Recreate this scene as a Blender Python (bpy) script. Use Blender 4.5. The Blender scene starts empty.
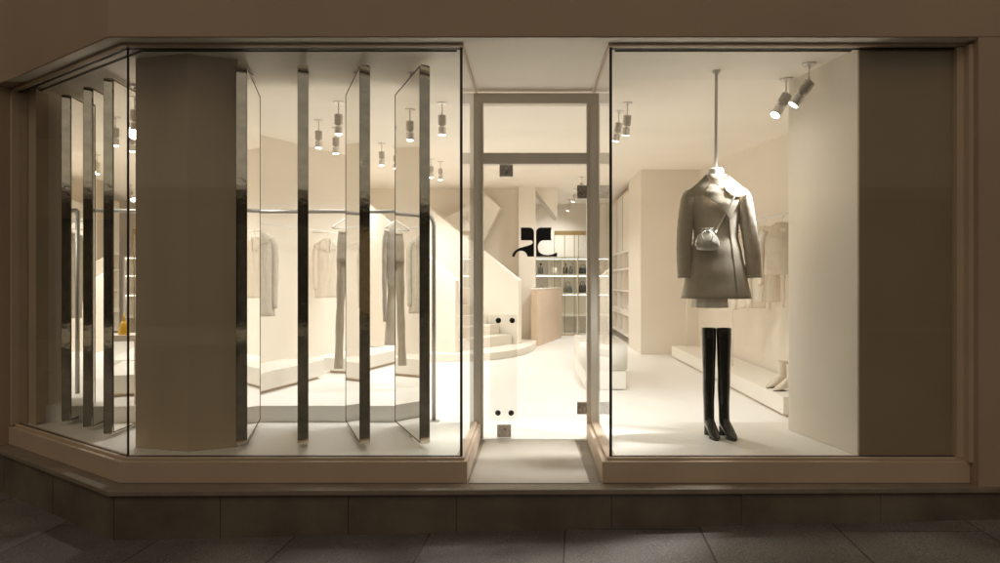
import bpy, bmesh, math, random
from mathutils import Vector, Matrix
random.seed(7)
R = math.radians
SC = bpy.context.scene
COL = SC.collection

# ------------------------------------------------------------------ helpers
def tag(o, label=None, cat=None, group=None, kind=None):
    if label: o['label'] = label
    if cat: o['category'] = cat
    if group: o['group'] = group
    if kind: o['kind'] = kind
    return o

def thing(name, label, cat, loc=(0, 0, 0), rz=0.0, group=None):
    o = bpy.data.objects.new(name, None)
    o.empty_display_size = 0.1
    COL.objects.link(o)
    o.location = loc
    o.rotation_euler = (0, 0, rz)
    return tag(o, label, cat, group)

def obj(name, bm, mat, parent=None, smooth=False, loc=None, rot=None):
    me = bpy.data.meshes.new(name)
    bmesh.ops.recalc_face_normals(bm, faces=bm.faces[:])
    bm.to_mesh(me); bm.free()
    if mat: me.materials.append(mat)
    if smooth:
        for p in me.polygons: p.use_smooth = True
        if smooth == 'auto': me.set_sharp_from_angle(angle=R(40))
    o = bpy.data.objects.new(name, me)
    COL.objects.link(o)
    if parent: o.parent = parent
    if loc: o.location = loc
    if rot: o.rotation_euler = rot
    return o

def structure(name, bm, mat, smooth=False):
    return tag(obj(name, bm, mat, None, smooth), kind='structure')

def copy_tree(o, parent=None):
    c = o.copy(); COL.objects.link(c)
    c.parent = parent
    for ch in list(o.children): copy_tree(ch, c)
    return c

def NB(): return bmesh.new()

def bevel(bm, w, seg=2, faces=None):
    es = [e for e in bm.edges if len(e.link_faces) == 2 and e.calc_face_angle(0) > 0.5]
    if es and w > 0:
        bmesh.ops.bevel(bm, geom=es, offset=w, segments=seg, affect='EDGES', profile=0.6)

def box(bm, x0, x1, y0, y1, z0, z1, bev=0.0, seg=2):
    t = NB()
    vs = [t.verts.new(p) for p in ((x0,y0,z0),(x1,y0,z0),(x1,y1,z0),(x0,y1,z0),(x0,y0,z1),(x1,y0,z1),(x1,y1,z1),(x0,y1,z1))]
    for f in ((0,3,2,1),(4,5,6,7),(0,1,5,4),(1,2,6,5),(2,3,7,6),(3,0,4,7)):
        t.faces.new([vs[i] for i in f])
    if bev: bevel(t, bev, seg)
    merge(bm, t)

def merge(bm, t, M=None):
    if M is not None: bmesh.ops.transform(t, matrix=M, verts=t.verts[:])
    me = bpy.data.meshes.new('tmp'); t.to_mesh(me); t.free()
    bm.from_mesh(me); bpy.data.meshes.remove(me)

def prism(bm, pts, z0, z1, bev=0.0, seg=2):
    """vertical prism over an XY outline"""
    t = NB()
    a = [t.verts.new((x, y, z0)) for x, y in pts]
    b = [t.verts.new((x, y, z1)) for x, y in pts]
    n = len(pts)
    t.faces.new(a[::-1]); t.faces.new(b)
    for i in range(n):
        t.faces.new((a[i], a[(i+1) % n], b[(i+1) % n], b[i]))
    bmesh.ops.recalc_face_normals(t, faces=t.faces[:])
    if bev: bevel(t, bev, seg)
    merge(bm, t)

def prism_dir(bm, pts, ext, bev=0.0):
    """prism over a 3-D polygon pushed along ext"""
    t = NB(); ext = Vector(ext)
    a = [t.verts.new(Vector(p)) for p in pts]
    b = [t.verts.new(Vector(p) + ext) for p in pts]
    n = len(pts)
    t.faces.new(a[::-1]); t.faces.new(b)
    for i in range(n):
        t.faces.new((a[i], a[(i+1) % n], b[(i+1) % n], b[i]))
    bmesh.ops.recalc_face_normals(t, faces=t.faces[:])
    if bev: bevel(t, bev, 2)
    merge(bm, t)

def loft(bm, rings, cap0=True, cap1=True):
    t = NB()
    rows = [[t.verts.new(p) for p in r] for r in rings]
    n = len(rings[0])
    for a, b in zip(rows[:-1], rows[1:]):
        for i in range(n):
            t.faces.new((a[i], a[(i+1) % n], b[(i+1) % n], b[i]))
    if cap0: t.faces.new(rows[0][::-1])
    if cap1: t.faces.new(rows[-1])
    bmesh.ops.recalc_face_normals(t, faces=t.faces[:])
    merge(bm, t)

def tube(bm, path, rad, n=12, flat=1.0, cap=True):
    """swept tube; rad number or list; flat squashes the second axis"""
    P = [Vector(p) for p in path]
    if not isinstance(rad, (list, tuple)): rad = [rad]*len(P)
    rings = []
    up = None
    for i, p in enumerate(P):
        if i == 0: d = P[1]-P[0]
        elif i == len(P)-1: d = P[-1]-P[-2]
        else: d = (P[i+1]-P[i]).normalized() + (P[i]-P[i-1]).normalized()
        d.normalize()
        if up is None:
            ref = Vector((0, 1, 0)) if abs(d.y) < 0.9 else Vector((1, 0, 0))
            u = d.cross(ref).normalized()
        else:
            u = (up - d*up.dot(d)).normalized()
        up = u
        v = d.cross(u).normalized()
        rings.append([p + u*(math.cos(2*math.pi*k/n)*rad[i]) + v*(math.sin(2*math.pi*k/n)*rad[i]*flat) for k in range(n)])
    loft(bm, rings, cap, cap)

def lathe(bm, prof, n=24, cx=0, cy=0):
    rings = [[Vector((cx + r*math.cos(2*math.pi*k/n), cy + r*math.sin(2*math.pi*k/n), z)) for k in range(n)] for r, z in prof]
    loft(bm, rings)

def bez(pts, n=16):
    """smooth catmull-rom through pts"""
    P = [Vector(p) for p in pts]; out = []
    Q = [2*P[0]-P[1]] + P + [2*P[-1]-P[-2]]
    for i in range(1, len(Q)-2):
        for k in range(n):
            t = k/n
            out.append(0.5*((2*Q[i]) + (Q[i+1]-Q[i-1])*t + (2*Q[i-1]-5*Q[i]+4*Q[i+1]-Q[i+2])*t*t + (3*Q[i]-Q[i-1]-3*Q[i+1]+Q[i+2])*t*t*t))
    out.append(P[-1]); return out

def patch(bm, poly, yfun, off=0.004, th=0.004, cuts=3):
    """flat outline in XZ laid on a curved surface y=yfun(x,z)"""
    t = NB()
    f = t.faces.new([t.verts.new((x, 0, z)) for x, z in poly])
    bmesh.ops.triangulate(t, faces=[f])
    xs = [v.co.x for v in t.verts]; zs_ = [v.co.z for v in t.verts]
    for ax, lo, hi in ((0, min(xs), max(xs)), (2, min(zs_), max(zs_))):
        st_ = 0.012; k = 1
        while lo + k*st_ < hi:
            co = [0, 0, 0]; no = [0, 0, 0]; co[ax] = lo + k*st_; no[ax] = 1
            bmesh.ops.bisect_plane(t, geom=t.verts[:]+t.edges[:]+t.faces[:], dist=1e-6, plane_co=co, plane_no=no)
            k += 1
    for v in t.verts: v.co.y = yfun(v.co.x, v.co.z) - off
    bmesh.ops.recalc_face_normals(t, faces=t.faces[:])
    g = bmesh.ops.extrude_face_region(t, geom=t.faces[:])
    for v in g['geom']:
        if isinstance(v, bmesh.types.BMVert): v.co.y -= th
    bmesh.ops.recalc_face_normals(t, faces=t.faces[:])
    merge(bm, t)

# ------------------------------------------------------------------ materials
def mat(name, col, rough=0.6, metal=0.0, spec=0.5, var=0.0, vscale=4.0, bump=0.0, bscale=60.0, coat=0.0, vdetail=4.0):
    m = bpy.data.materials.new(name); m.use_nodes = True
    nt = m.node_tree; b = nt.nodes['Principled BSDF']
    b.inputs['Base Color'].default_value = (*col, 1)
    b.inputs['Roughness'].default_value = rough
    b.inputs['Metallic'].default_value = metal
    b.inputs['Specular IOR Level'].default_value = spec
    if coat:
        b.inputs['Coat Weight'].default_value = coat
        b.inputs['Coat Roughness'].default_value = 0.08
    tc = nt.nodes.new('ShaderNodeTexCoord')
    if var:
        n = nt.nodes.new('ShaderNodeTexNoise'); n.inputs['Scale'].default_value = vscale
        n.inputs['Detail'].default_value = vdetail
        nt.links.new(tc.outputs['Object'], n.inputs['Vector'])
        r = nt.nodes.new('ShaderNodeValToRGB')
        r.color_ramp.elements[0].position = 0.3; r.color_ramp.elements[1].position = 0.7
        r.color_ramp.elements[0].color = (*[c*(1-var) for c in col], 1)
        r.color_ramp.elements[1].color = (*[min(1, c*(1+var)) for c in col], 1)
        nt.links.new(n.outputs['Fac'], r.inputs['Fac'])
        nt.links.new(r.outputs['Color'], b.inputs['Base Color'])
        mr = nt.nodes.new('ShaderNodeMapRange')
        mr.inputs['To Min'].default_value = max(0.02, rough-0.08); mr.inputs['To Max'].default_value = min(1, rough+0.08)
        nt.links.new(n.outputs['Fac'], mr.inputs['Value'])
        if rough > 0.15: nt.links.new(mr.outputs['Result'], b.inputs['Roughness'])
    if bump:
        n2 = nt.nodes.new('ShaderNodeTexNoise'); n2.inputs['Scale'].default_value = bscale
        n2.inputs['Detail'].default_value = 5
        nt.links.new(tc.outputs['Object'], n2.inputs['Vector'])
        bp = nt.nodes.new('ShaderNodeBump'); bp.inputs['Strength'].default_value = bump
        bp.inputs['Distance'].default_value = 0.01
        nt.links.new(n2.outputs['Fac'], bp.inputs['Height'])
        nt.links.new(bp.outputs['Normal'], b.inputs['Normal'])
    return m

def emit(name, col, s):
    m = bpy.data.materials.new(name); m.use_nodes = True
    nt = m.node_tree; nt.nodes.clear()
    e = nt.nodes.new('ShaderNodeEmission'); e.inputs['Color'].default_value = (*col, 1); e.inputs['Strength'].default_value = s
    o = nt.nodes.new('ShaderNodeOutputMaterial'); nt.links.new(e.outputs[0], o.inputs[0])
    return m

def glass(name, tint=(0.965, 0.975, 0.965), ior=1.40, frost=0.0):
    m = bpy.data.materials.new(name); m.use_nodes = True
    nt = m.node_tree; nt.nodes.clear()
    tr = nt.nodes.new('ShaderNodeBsdfTransparent'); tr.inputs[0].default_value = (*tint, 1)
    gl = nt.nodes.new('ShaderNodeBsdfGlossy'); gl.inputs['Roughness'].default_value = frost
    gl.inputs['Color'].default_value = (1, 1, 1, 1)
    fr = nt.nodes.new('ShaderNodeFresnel'); fr.inputs['IOR'].default_value = ior
    ge = nt.nodes.new('ShaderNodeNewGeometry')
    sub = nt.nodes.new('ShaderNodeMath'); sub.operation = 'SUBTRACT'; sub.inputs[0].default_value = 1
    nt.links.new(ge.outputs['Backfacing'], sub.inputs[1])
    mul = nt.nodes.new('ShaderNodeMath'); mul.operation = 'MULTIPLY'
    nt.links.new(fr.outputs[0], mul.inputs[0]); nt.links.new(sub.outputs[0], mul.inputs[1])
    mx = nt.nodes.new('ShaderNodeMixShader')
    nt.links.new(mul.outputs[0], mx.inputs[0]); nt.links.new(tr.outputs[0], mx.inputs[1]); nt.links.new(gl.outputs[0], mx.inputs[2])
    o = nt.nodes.new('ShaderNodeOutputMaterial'); nt.links.new(mx.outputs[0], o.inputs[0])
    return m

def paving_mat():
    m = bpy.data.materials.new('granite_paving'); m.use_nodes = True
    nt = m.node_tree; b = nt.nodes['Principled BSDF']
    tc = nt.nodes.new('ShaderNodeTexCoord')
    mp = nt.nodes.new('ShaderNodeMapping'); mp.inputs['Rotation'].default_value = (0, 0, R(-86)); mp.inputs['Location'].default_value = (0.13, 0.21, 0)
    nt.links.new(tc.outputs['Object'], mp.inputs['Vector'])
    br = nt.nodes.new('ShaderNodeTexBrick'); br.inputs['Scale'].default_value = 1.0
    br.inputs['Brick Width'].default_value = 1.30; br.inputs['Row Height'].default_value = 0.78
    br.inputs['Mortar Size'].default_value = 0.006; br.inputs['Mortar Smooth'].default_value = 0.4
    br.inputs['Color1'].default_value = (0.128, 0.116, 0.104, 1); br.inputs['Color2'].default_value = (0.180, 0.163, 0.144, 1)
    br.inputs['Mortar'].default_value = (0.060, 0.053, 0.046, 1)
    nt.links.new(mp.outputs['Vector'], br.inputs['Vector'])
    n1 = nt.nodes.new('ShaderNodeTexNoise'); n1.inputs['Scale'].default_value = 120; n1.inputs['Detail'].default_value = 3
    n2 = nt.nodes.new('ShaderNodeTexNoise'); n2.inputs['Scale'].default_value = 2.2; n2.inputs['Detail'].default_value = 6
    for n in (n1, n2): nt.links.new(tc.outputs['Object'], n.inputs['Vector'])
    r1 = nt.nodes.new('ShaderNodeMapRange'); r1.inputs['From Min'].default_value = 0.3; r1.inputs['From Max'].default_value = 0.7
    r1.inputs['To Min'].default_value = 0.5; r1.inputs['To Max'].default_value = 1.5
    nt.links.new(n1.outputs['Fac'], r1.inputs['Value'])
    r2 = nt.nodes.new('ShaderNodeMapRange'); r2.inputs['From Min'].default_value = 0.25; r2.inputs['From Max'].default_value = 0.75
    r2.inputs['To Min'].default_value = 0.65; r2.inputs['To Max'].default_value = 1.3
    nt.links.new(n2.outputs['Fac'], r2.inputs['Value'])
    mu = nt.nodes.new('ShaderNodeMath'); mu.operation = 'MULTIPLY'
    nt.links.new(r1.outputs[0], mu.inputs[0]); nt.links.new(r2.outputs[0], mu.inputs[1])
    vm = nt.nodes.new('ShaderNodeVectorMath'); vm.operation = 'SCALE'
    nt.links.new(br.outputs['Color'], vm.inputs[0]); nt.links.new(mu.outputs[0], vm.inputs['Scale'])
    nt.links.new(vm.outputs[0], b.inputs['Base Color'])
    b.inputs['Roughness'].default_value = 0.62
    hm = nt.nodes.new('ShaderNodeMath'); hm.operation = 'MULTIPLY_ADD'
    nt.links.new(n1.outputs['Fac'], hm.inputs[0]); hm.inputs[1].default_value = 0.25
    inv = nt.nodes.new('ShaderNodeMath'); inv.operation = 'SUBTRACT'; inv.inputs[0].default_value = 1
    nt.links.new(br.outputs['Fac'], inv.inputs[1]); nt.links.new(inv.outputs[0], hm.inputs[2])
    bp = nt.nodes.new('ShaderNodeBump'); bp.inputs['Strength'].default_value = 0.5; bp.inputs['Distance'].default_value = 0.008
    nt.links.new(hm.outputs[0], bp.inputs['Height']); nt.links.new(bp.outputs['Normal'], b.inputs['Normal'])
    return m

M = {
    'facade':  mat('facade_paint', (0.46, 0.345, 0.25), 0.6, var=0.09, vscale=0.9, bump=0.08, bscale=35),
    'base':    mat('base_paint', (0.56, 0.44, 0.335), 0.5, var=0.04, vscale=3, bump=0.04, bscale=50),
    'frame':   mat('door_frame_paint', (0.64, 0.585, 0.51), 0.38, var=0.03, vscale=3),
    'soffit':  mat('soffit_paint', (0.78, 0.72, 0.64), 0.6, var=0.03, vscale=1.5),
    'ceiling': mat('ceiling_plaster', (0.87, 0.82, 0.75), 0.75, var=0.025, vscale=1.2),
    'wall':    mat('cream_plaster', (0.79, 0.73, 0.645), 0.7, var=0.03, vscale=1.1, bump=0.03, bscale=20),
    'pillar':  mat('pillar_fabric', (0.56, 0.445, 0.33), 0.75, var=0.04, vscale=2, bump=0.1, bscale=150),
    'taupe':   mat('pier_shade_taupe', (0.36, 0.275, 0.195), 0.75, var=0.05, vscale=1.5, bump=0.1, bscale=150),  # darker than the wall, standing for the pier's unlit front
    'floor':   mat('white_resin', (0.85, 0.83, 0.795), 0.4, var=0.008, vscale=2, spec=0.35),
    'dfloor':  mat('display_resin', (0.82, 0.79, 0.74), 0.36, var=0.025, vscale=1.8, spec=0.4),
    'white':   mat('white_lacquer', (0.83, 0.79, 0.72), 0.4, var=0.02, vscale=3),
    'stair':   mat('stair_plaster', (0.82, 0.775, 0.70), 0.6, var=0.02, vscale=2),
    'vinyl':   mat('cream_upholstery', (0.84, 0.81, 0.75), 0.35, var=0.02, vscale=6, bump=0.05, bscale=20),
    'counter': mat('blush_counter', (0.72, 0.58, 0.45), 0.5, var=0.03, vscale=2),
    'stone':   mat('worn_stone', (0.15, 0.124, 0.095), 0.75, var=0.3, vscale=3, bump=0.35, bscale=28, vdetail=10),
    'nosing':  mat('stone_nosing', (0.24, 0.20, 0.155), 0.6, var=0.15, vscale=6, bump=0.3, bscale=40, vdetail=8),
    'mat':     mat('pale_entrance_slab', (0.44, 0.395, 0.34), 0.55, var=0.05, vscale=4, bump=0.05, bscale=80),
    'pave':    paving_mat(),
    'steel':   mat('polished_steel', (0.80, 0.74, 0.64), 0.05, 1.0, var=0.12, vscale=14, bump=0.035, bscale=22),
    'rim':     mat('bronze_rim', (0.09, 0.075, 0.055), 0.4, 0.6),
    'mirror':  mat('mirror', (0.94, 0.92, 0.87), 0.0, 1.0),
    'chrome':  mat('satin_chrome', (0.74, 0.72, 0.69), 0.3, 1.0, var=0.05, vscale=20),
    'sink':    mat('heat_sink_metal', (0.70, 0.67, 0.62), 0.38, 0.85, var=0.1, vscale=40),
    'tubegray':mat('grey_tube', (0.36, 0.345, 0.315), 0.35, 0.6, var=0.03, vscale=10),
    'whitemetal': mat('white_metal', (0.82, 0.79, 0.74), 0.35),
    'black':   mat('black_gasket', (0.02, 0.018, 0.015), 0.5),
    'slot':    mat('shadow_slot', (0.03, 0.026, 0.022), 0.8),
    'emblem':  mat('black_vinyl', (0.006, 0.006, 0.008), 0.5),
    'fitting': mat('patch_steel', (0.46, 0.42, 0.37), 0.28, 1.0, var=0.08, vscale=40),
    'brass':   mat('aged_brass', (0.42, 0.31, 0.16), 0.35, 1.0, var=0.1, vscale=8),
    'coat':    mat('taupe_wool', (0.47, 0.405, 0.315), 0.8, var=0.05, vscale=30, bump=0.05, bscale=260),
    'patent':  mat('black_patent', (0.012, 0.009, 0.007), 0.13, coat=0.6, bump=0.25, bscale=14),
    'cream':   mat('cream_leather', (0.66, 0.585, 0.475), 0.4, var=0.03, vscale=12, bump=0.1, bscale=30),
    'pale':    mat('pale_ivory_cloth', (0.88, 0.81, 0.70), 0.8, var=0.02, vscale=10),
    'jacket':  mat('beige_leather', (0.62, 0.54, 0.435), 0.42, var=0.05, vscale=12, bump=0.15, bscale=30),
    'ivory':   mat('ivory_cloth', (0.76, 0.68, 0.565), 0.75, var=0.03, vscale=10, bump=0.1, bscale=60),
    'greige':  mat('greige_cloth', (0.50, 0.43, 0.335), 0.7, var=0.05, vscale=16, bump=0.15, bscale=50),
    'knit':    mat('fine_knit', (0.56, 0.50, 0.41), 0.8, var=0.05, vscale=20, bump=0.2, bscale=120),
    'silver':  mat('silver_leather', (0.78, 0.745, 0.69), 0.3, 0.35, var=0.08, vscale=20, bump=0.3, bscale=25),
    'dark':    mat('dark_leather', (0.03, 0.03, 0.028), 0.35),
    'olive':   mat('grey_leather', (0.17, 0.17, 0.145), 0.4, var=0.1, vscale=15),
    'rust':    mat('rust_leather', (0.34, 0.10, 0.04), 0.4, var=0.1, vscale=15),
    'yellow':  mat('yellow_leather', (0.75, 0.44, 0.03), 0.35, var=0.05, vscale=12),
    'sole':    mat('dark_sole', (0.03, 0.025, 0.02), 0.5),
    'glass':   glass('shop_glass'),
    'acrylic': glass('acrylic_plate', (0.93, 0.93, 0.92), 1.49),
    'added_glow':  emit('added_window_glow', (1.0, 0.66, 0.34), 0.10),  # invented glow across the street, put in for reflections
    'strip':   emit('shelf_strip', (1.0, 0.93, 0.80), 9),
    'lens':    emit('lamp_lens', (1.0, 0.93, 0.82), 28),
    'darkwall':mat('opposite_dark_shopfront', (0.035, 0.028, 0.022), 0.6, var=0.4, vscale=1.5),
    'palestone': mat('opposite_stone', (0.62, 0.57, 0.49), 0.8, var=0.15, vscale=2),
    'shutter': mat('opposite_shutter', (0.09, 0.085, 0.08), 0.5, var=0.1, vscale=4),
}

def cloth(m, sheen=0.35, crease=0.35, scale=7.0):
    b = m.node_tree.nodes['Principled BSDF']; nt = m.node_tree
    b.inputs['Specular IOR Level'].default_value = 0.15
    b.inputs['Sheen Weight'].default_value = sheen; b.inputs['Sheen Roughness'].default_value = 0.6
    old = b.inputs['Normal'].links[0].from_node if b.inputs['Normal'].links else None
    tc = nt.nodes.new('ShaderNodeTexCoord'); mp = nt.nodes.new('ShaderNodeMapping'); mp.inputs['Scale'].default_value = (1.0, 1.0, 0.35)
    n = nt.nodes.new('ShaderNodeTexNoise'); n.inputs['Scale'].default_value = scale; n.inputs['Detail'].default_value = 2; n.inputs['Distortion'].default_value = 0.8
    nt.links.new(tc.outputs['Object'], mp.inputs['Vector']); nt.links.new(mp.outputs['Vector'], n.inputs['Vector'])
    bp = nt.nodes.new('ShaderNodeBump'); bp.inputs['Strength'].default_value = crease; bp.inputs['Distance'].default_value = 0.06
    nt.links.new(n.outputs['Fac'], bp.inputs['Height'])
    if old: nt.links.new(old.outputs['Normal'], bp.inputs['Normal'])
    nt.links.new(bp.outputs['Normal'], b.inputs['Normal'])
for k_ in ('coat', 'ivory', 'greige', 'knit'): cloth(M[k_], crease=0.22 if k_ == 'coat' else 0.5, scale=4.5 if k_ == 'coat' else 7.0)

# ------------------------------------------------------------------ plan of the shop front
# x to the right, y into the shop, z up; z=0 is the window display floor, y=0 the front glass
D = 4.12; F = 680.0; EYE = 1.067
def at(px, py, d): return Vector(((px-531.0)*d/F, d-D, EYE+(281.0-py)*d/F))
CX = -2.442                              # glass corner of the canted bay
tx, ty = -0.8218, 0.5698                 # along the canted pane
nx, ny = -0.5698, -0.8218                # outward normal of the canted pane
KL = (1+ny)/nx                           # mitre shift per metre of offset
LEN = 1.667
def corner(o): return (CX + o*(1-(-ny))/nx, -o)
def facet(o, L=LEN): return (CX + nx*o + tx*L, ny*o + ty*L)
ZC = 2.50
def ceil_z(y): return ZC + 0.0635*min(max(0, y-0.7), 6.3)
FL = -0.13

# ------------------------------------------------------------------ ground
bm = NB()
def gz(x): return -0.385 + 0.019*x
ring = [(-14, -13.0), (14, -13.0), (14, 3.0), (-14, 3.0)]
bm.faces.new([bm.verts.new((x, y, gz(x))) for x, y in ring])
structure('pavement', bm, M['pave'])

# ------------------------------------------------------------------ shop front
shop = thing('shop_building', 'beige painted shop front with canted bay window, lit display windows and recessed glass entrance', 'shop')

# upper wall
bm = NB()
prism(bm, [corner(0.13), (7, -0.13), (7, 0.02), corner(-0.02), facet(-0.02, 4.2), facet(0.13, 4.2)], ZC+0.004, 5.2, 0.004)
obj('upper_wall', bm, M['facade'], shop)
# right and left piers
bm = NB()
box(bm, 2.626, 7, -0.13, 0.10, -0.139, ZC+0.002)
obj('pier_wall', bm, M['facade'], shop)
bm = NB()
p0, p1, p2, p3 = facet(0.13, LEN+0.035), facet(-0.10, LEN+0.035), facet(-0.10, 4.2), facet(0.13, 4.2)
prism(bm, [p0, p1, p2, p3], -0.139, ZC+0.002)
obj('pier_wall', bm, M['facade'], shop)
# reveals (jamb trims) beside the glass
bm = NB()
box(bm, 2.560, 2.624, -0.035, 0.06, 0.008, 2.478, 0.004)
box(bm, 2.600, 2.6255, -0.085, -0.036, -0.008, 2.478, 0.004)
obj('jamb', bm, M['base'], shop)
bm = NB()
q = [facet(0.05, LEN), facet(-0.05, LEN), facet(-0.05, LEN+0.034), facet(0.05, LEN+0.034)]
prism(bm, q, 0.0, 2.478, 0.003)
obj('jamb', bm, M['base'], shop)
# head frame under the soffit
bm = NB()
prism(bm, [facet(0.045), corner(0.045), (-0.405, -0.045), (-0.405, 1.035), (-0.413, 1.035), (-0.413, -0.012), corner(0.012), facet(0.012)], 2.482, 2.498, 0.002)
prism(bm, [(0.465, 1.035), (0.465, -0.045), (2.62, -0.045), (2.62, -0.012), (0.473, -0.012), (0.473, 1.035)], 2.482, 2.498, 0.002)
obj('window_head', bm, M['base'], shop)
# base boards and sill rails
bm = NB()
prism(bm, [facet(0.06, LEN+0.033), corner(0.06), (-0.382, -0.06), (-0.382, 1.035), (-0.50, 1.035), (-0.50, 0.10), corner(-0.10), facet(-0.10, LEN+0.033)], -0.138, -0.010, 0.004)
prism(bm, [(0.424, 1.035), (0.424, -0.06), (2.624, -0.06), (2.624, 0.10), (0.55, 0.10), (0.55, 1.035)], -0.138, -0.010, 0.004)
obj('base_board', bm, M['base'], shop)
bm = NB()
prism(bm, [facet(0.030), corner(0.030), (-0.402, -0.030), (-0.402, 1.034), (-0.452, 1.034), (-0.452, 0.03), corner(-0.03), facet(-0.03)], -0.009, 0.007, 0.003)
prism(bm, [(0.455, 1.034), (0.455, -0.030), (2.62, -0.030), (2.62, 0.03), (0.515, 0.03), (0.515, 1.034)], -0.009, 0.007, 0.003)
obj('sill_rail', bm, M['base'], shop)
# window panes
def pane(pts, z0=0.0085, z1=2.4975):
    b = NB(); prism(b, pts, z0, z1); return obj('window_pane', b, M['glass'], shop)
c0, c1 = corner(0.005), corner(-0.005)
f0, f1 = facet(0.005, LEN-0.002), facet(-0.005, LEN-0.002)
a0 = (CX + nx*0.005 + tx*0.006, ny*0.005 + ty*0.006); a1 = (CX - nx*0.005 + tx*0.006, -ny*0.005 + ty*0.006)
pane([f0, a0, a1, f1])
pane([(CX+0.006, -0.005), (-0.431, -0.005), (-0.431, 0.005), (CX+0.006, 0.005)])
pane([(-0.424, 0.003), (-0.414, 0.003), (-0.414, 1.03), (-0.424, 1.03)])
pane([(0.492, -0.005), (2.562, -0.005), (2.562, 0.005), (0.492, 0.005)])
pane([(0.474, 0.003), (0.484, 0.003), (0.484, 1.03), (0.474, 1.03)])
for pts in ([(CX-0.005, -0.003), (CX+0.005, -0.006), (CX+0.005, 0.006), (CX-0.004, 0.006)],
            [(-0.430, -0.005), (-0.4145, -0.005), (-0.4145, 0.0025), (-0.430, 0.0025)],
            [(0.4745, -0.005), (0.491, -0.005), (0.491, 0.0025), (0.4745, 0.0025)]):
    bm = NB(); prism(bm, pts, 0.0085, 2.4975); obj('glass_joint', bm, M['black'], shop)
for z0_, z1_ in ((2.474, 2.4795), (0.0075, 0.0105)):
    bm = NB(); prism(bm, [facet(0.008), corner(0.008), (-0.418, -0.008), (-0.418, 0.008), corner(-0.008), facet(-0.008)], z0_, z1_)
    obj('glazing_bead', bm, M['black'], shop)
    bm = NB(); box(bm, 0.478, 2.56, -0.008, 0.008, z0_, z1_)
    obj('glazing_bead', bm, M['black'], shop)
# dark slot (blind track) in the window ceilings
bm = NB(); prism(bm, [facet(-0.085, LEN-0.05), corner(-0.085), (-0.46, 0.085), (-0.46, 0.100), corner(-0.100), facet(-0.100, LEN-0.05)], 2.493, 2.4985)
obj('blind_track', bm, M['slot'], shop)
bm = NB(); box(bm, 0.52, 1.985, 0.085, 0.100, 2.493, 2.4985)
obj('blind_track', bm, M['slot'], shop)

# entrance
bm = NB()
Y0, Y1 = 1.04, 1.12
box(bm, -0.436, -0.364, Y0, Y1, -0.134, 2.42, 0.004)
box(bm, -0.412, -0.385, Y0-0.022, Y0-0.0005, -0.008, 2.418, 0.003)
box(bm, 0.425, 0.515, Y0, Y1, -0.134, 2.42, 0.004)
box(bm, 0.452, 0.485, Y0-0.022, Y0-0.0005, -0.008, 2.418, 0.003)
box(bm, -0.436, 0.515, Y0, Y1, 2.4205, 2.4985, 0.004)
box(bm, -0.3635, 0.4245, Y0+0.003, Y1, 1.962, 2.045, 0.004)
obj('door_frame', bm, M['frame'], shop)
bm = NB(); box(bm, -0.364, 0.425, 1.078, 1.088, 2.046, 2.419)
obj('transom_pane', bm, M['glass'], shop)
bm = NB(); box(bm, -0.360, 0.421, 1.070, 1.082, -0.122, 1.958)
door = obj('glass_door', bm, M['glass'], shop)
door['label'] = 'frameless clear glass door leaf with black emblem'
def fitting(x0, x1, z0, z1):
    b = NB(); box(b, x0, x1, 1.058, 1.094, z0, z1, 0.004)
    cxm, czm = (x0+x1)/2, (z0+z1)/2
    t = NB(); lathe(t, [(0.001, 0.0), (0.019, 0.0), (0.019, 0.006), (0.012, 0.009), (0.001, 0.009)], 18)
    merge(b, t, Matrix.Translation((cxm, 1.0575, czm)) @ Matrix.Rotation(R(90), 4, 'X'))
    box(b, cxm-0.003, cxm+0.003, 1.046, 1.05, czm-0.01, czm+0.01)
    return obj('patch_fitting', b, M['fitting'], door)
fitting(-0.240, -0.138, 1.868, 1.955)
fitting(-0.258, -0.152, -0.120, -0.028)
fitting(0.352, 0.424, 1.70, 1.80)
fitting(0.352, 0.424, 0.055, 0.145)
# pull plate with four stand-offs
b = NB(); box(b, -0.310, -0.105, 1.028, 1.036, 0.010, 0.815, 0.002)
plate = obj('pull_plate', b, M['acrylic'], door)
for px, pz in ((-0.247, 0.772), (-0.142, 0.772), (-0.250, 0.072), (-0.150, 0.072)):
    b = NB(); t = NB(); lathe(t, [(0.001, 0), (0.019, 0), (0.021, 0.003), (0.021, 0.012), (0.012, 0.013), (0.012, 0.052), (0.001, 0.052)], 20)
    merge(b, t, Matrix.Translation((px, 1.017, pz)) @ Matrix.Rotation(R(-90), 4, 'X'))
    obj('stand_off', b, M['dark'], plate)
# emblem on the glass
EM1 = [(182,70),(300,70),(330,76),(352,95),(364,120),(367,150),(367,480),(275,480),(262,442),(238,413),(205,400),(180,397),(150,403),(122,422),(102,452),(95,480),(57,480),(66,440),(90,405),(118,380),(152,362),(220,342),(300,318),(335,302),(349,285),(349,268),(340,256),(325,250),(182,250)]
EM2 = [(395,130),(402,105),(420,84),(455,70),(614,70),(608,100),(605,140),(605,190),(607,220),(614,250),(490,250),(455,266),(432,295),(420,330),(420,370),(432,405),(455,430),(500,452),(560,460),(620,450),(665,432),(690,416),(690,480),(395,480)]
b = NB()
for E in (EM1, EM2):
    prism_dir(b, [(-0.0 + (508+x/14.07-531)*5.185/F, 1.0685, EYE+(281-222-y/14.07)*5.185/F) for x, y in E], (0, -0.0012, 0))
obj('emblem', b, M['emblem'], door)

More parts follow.
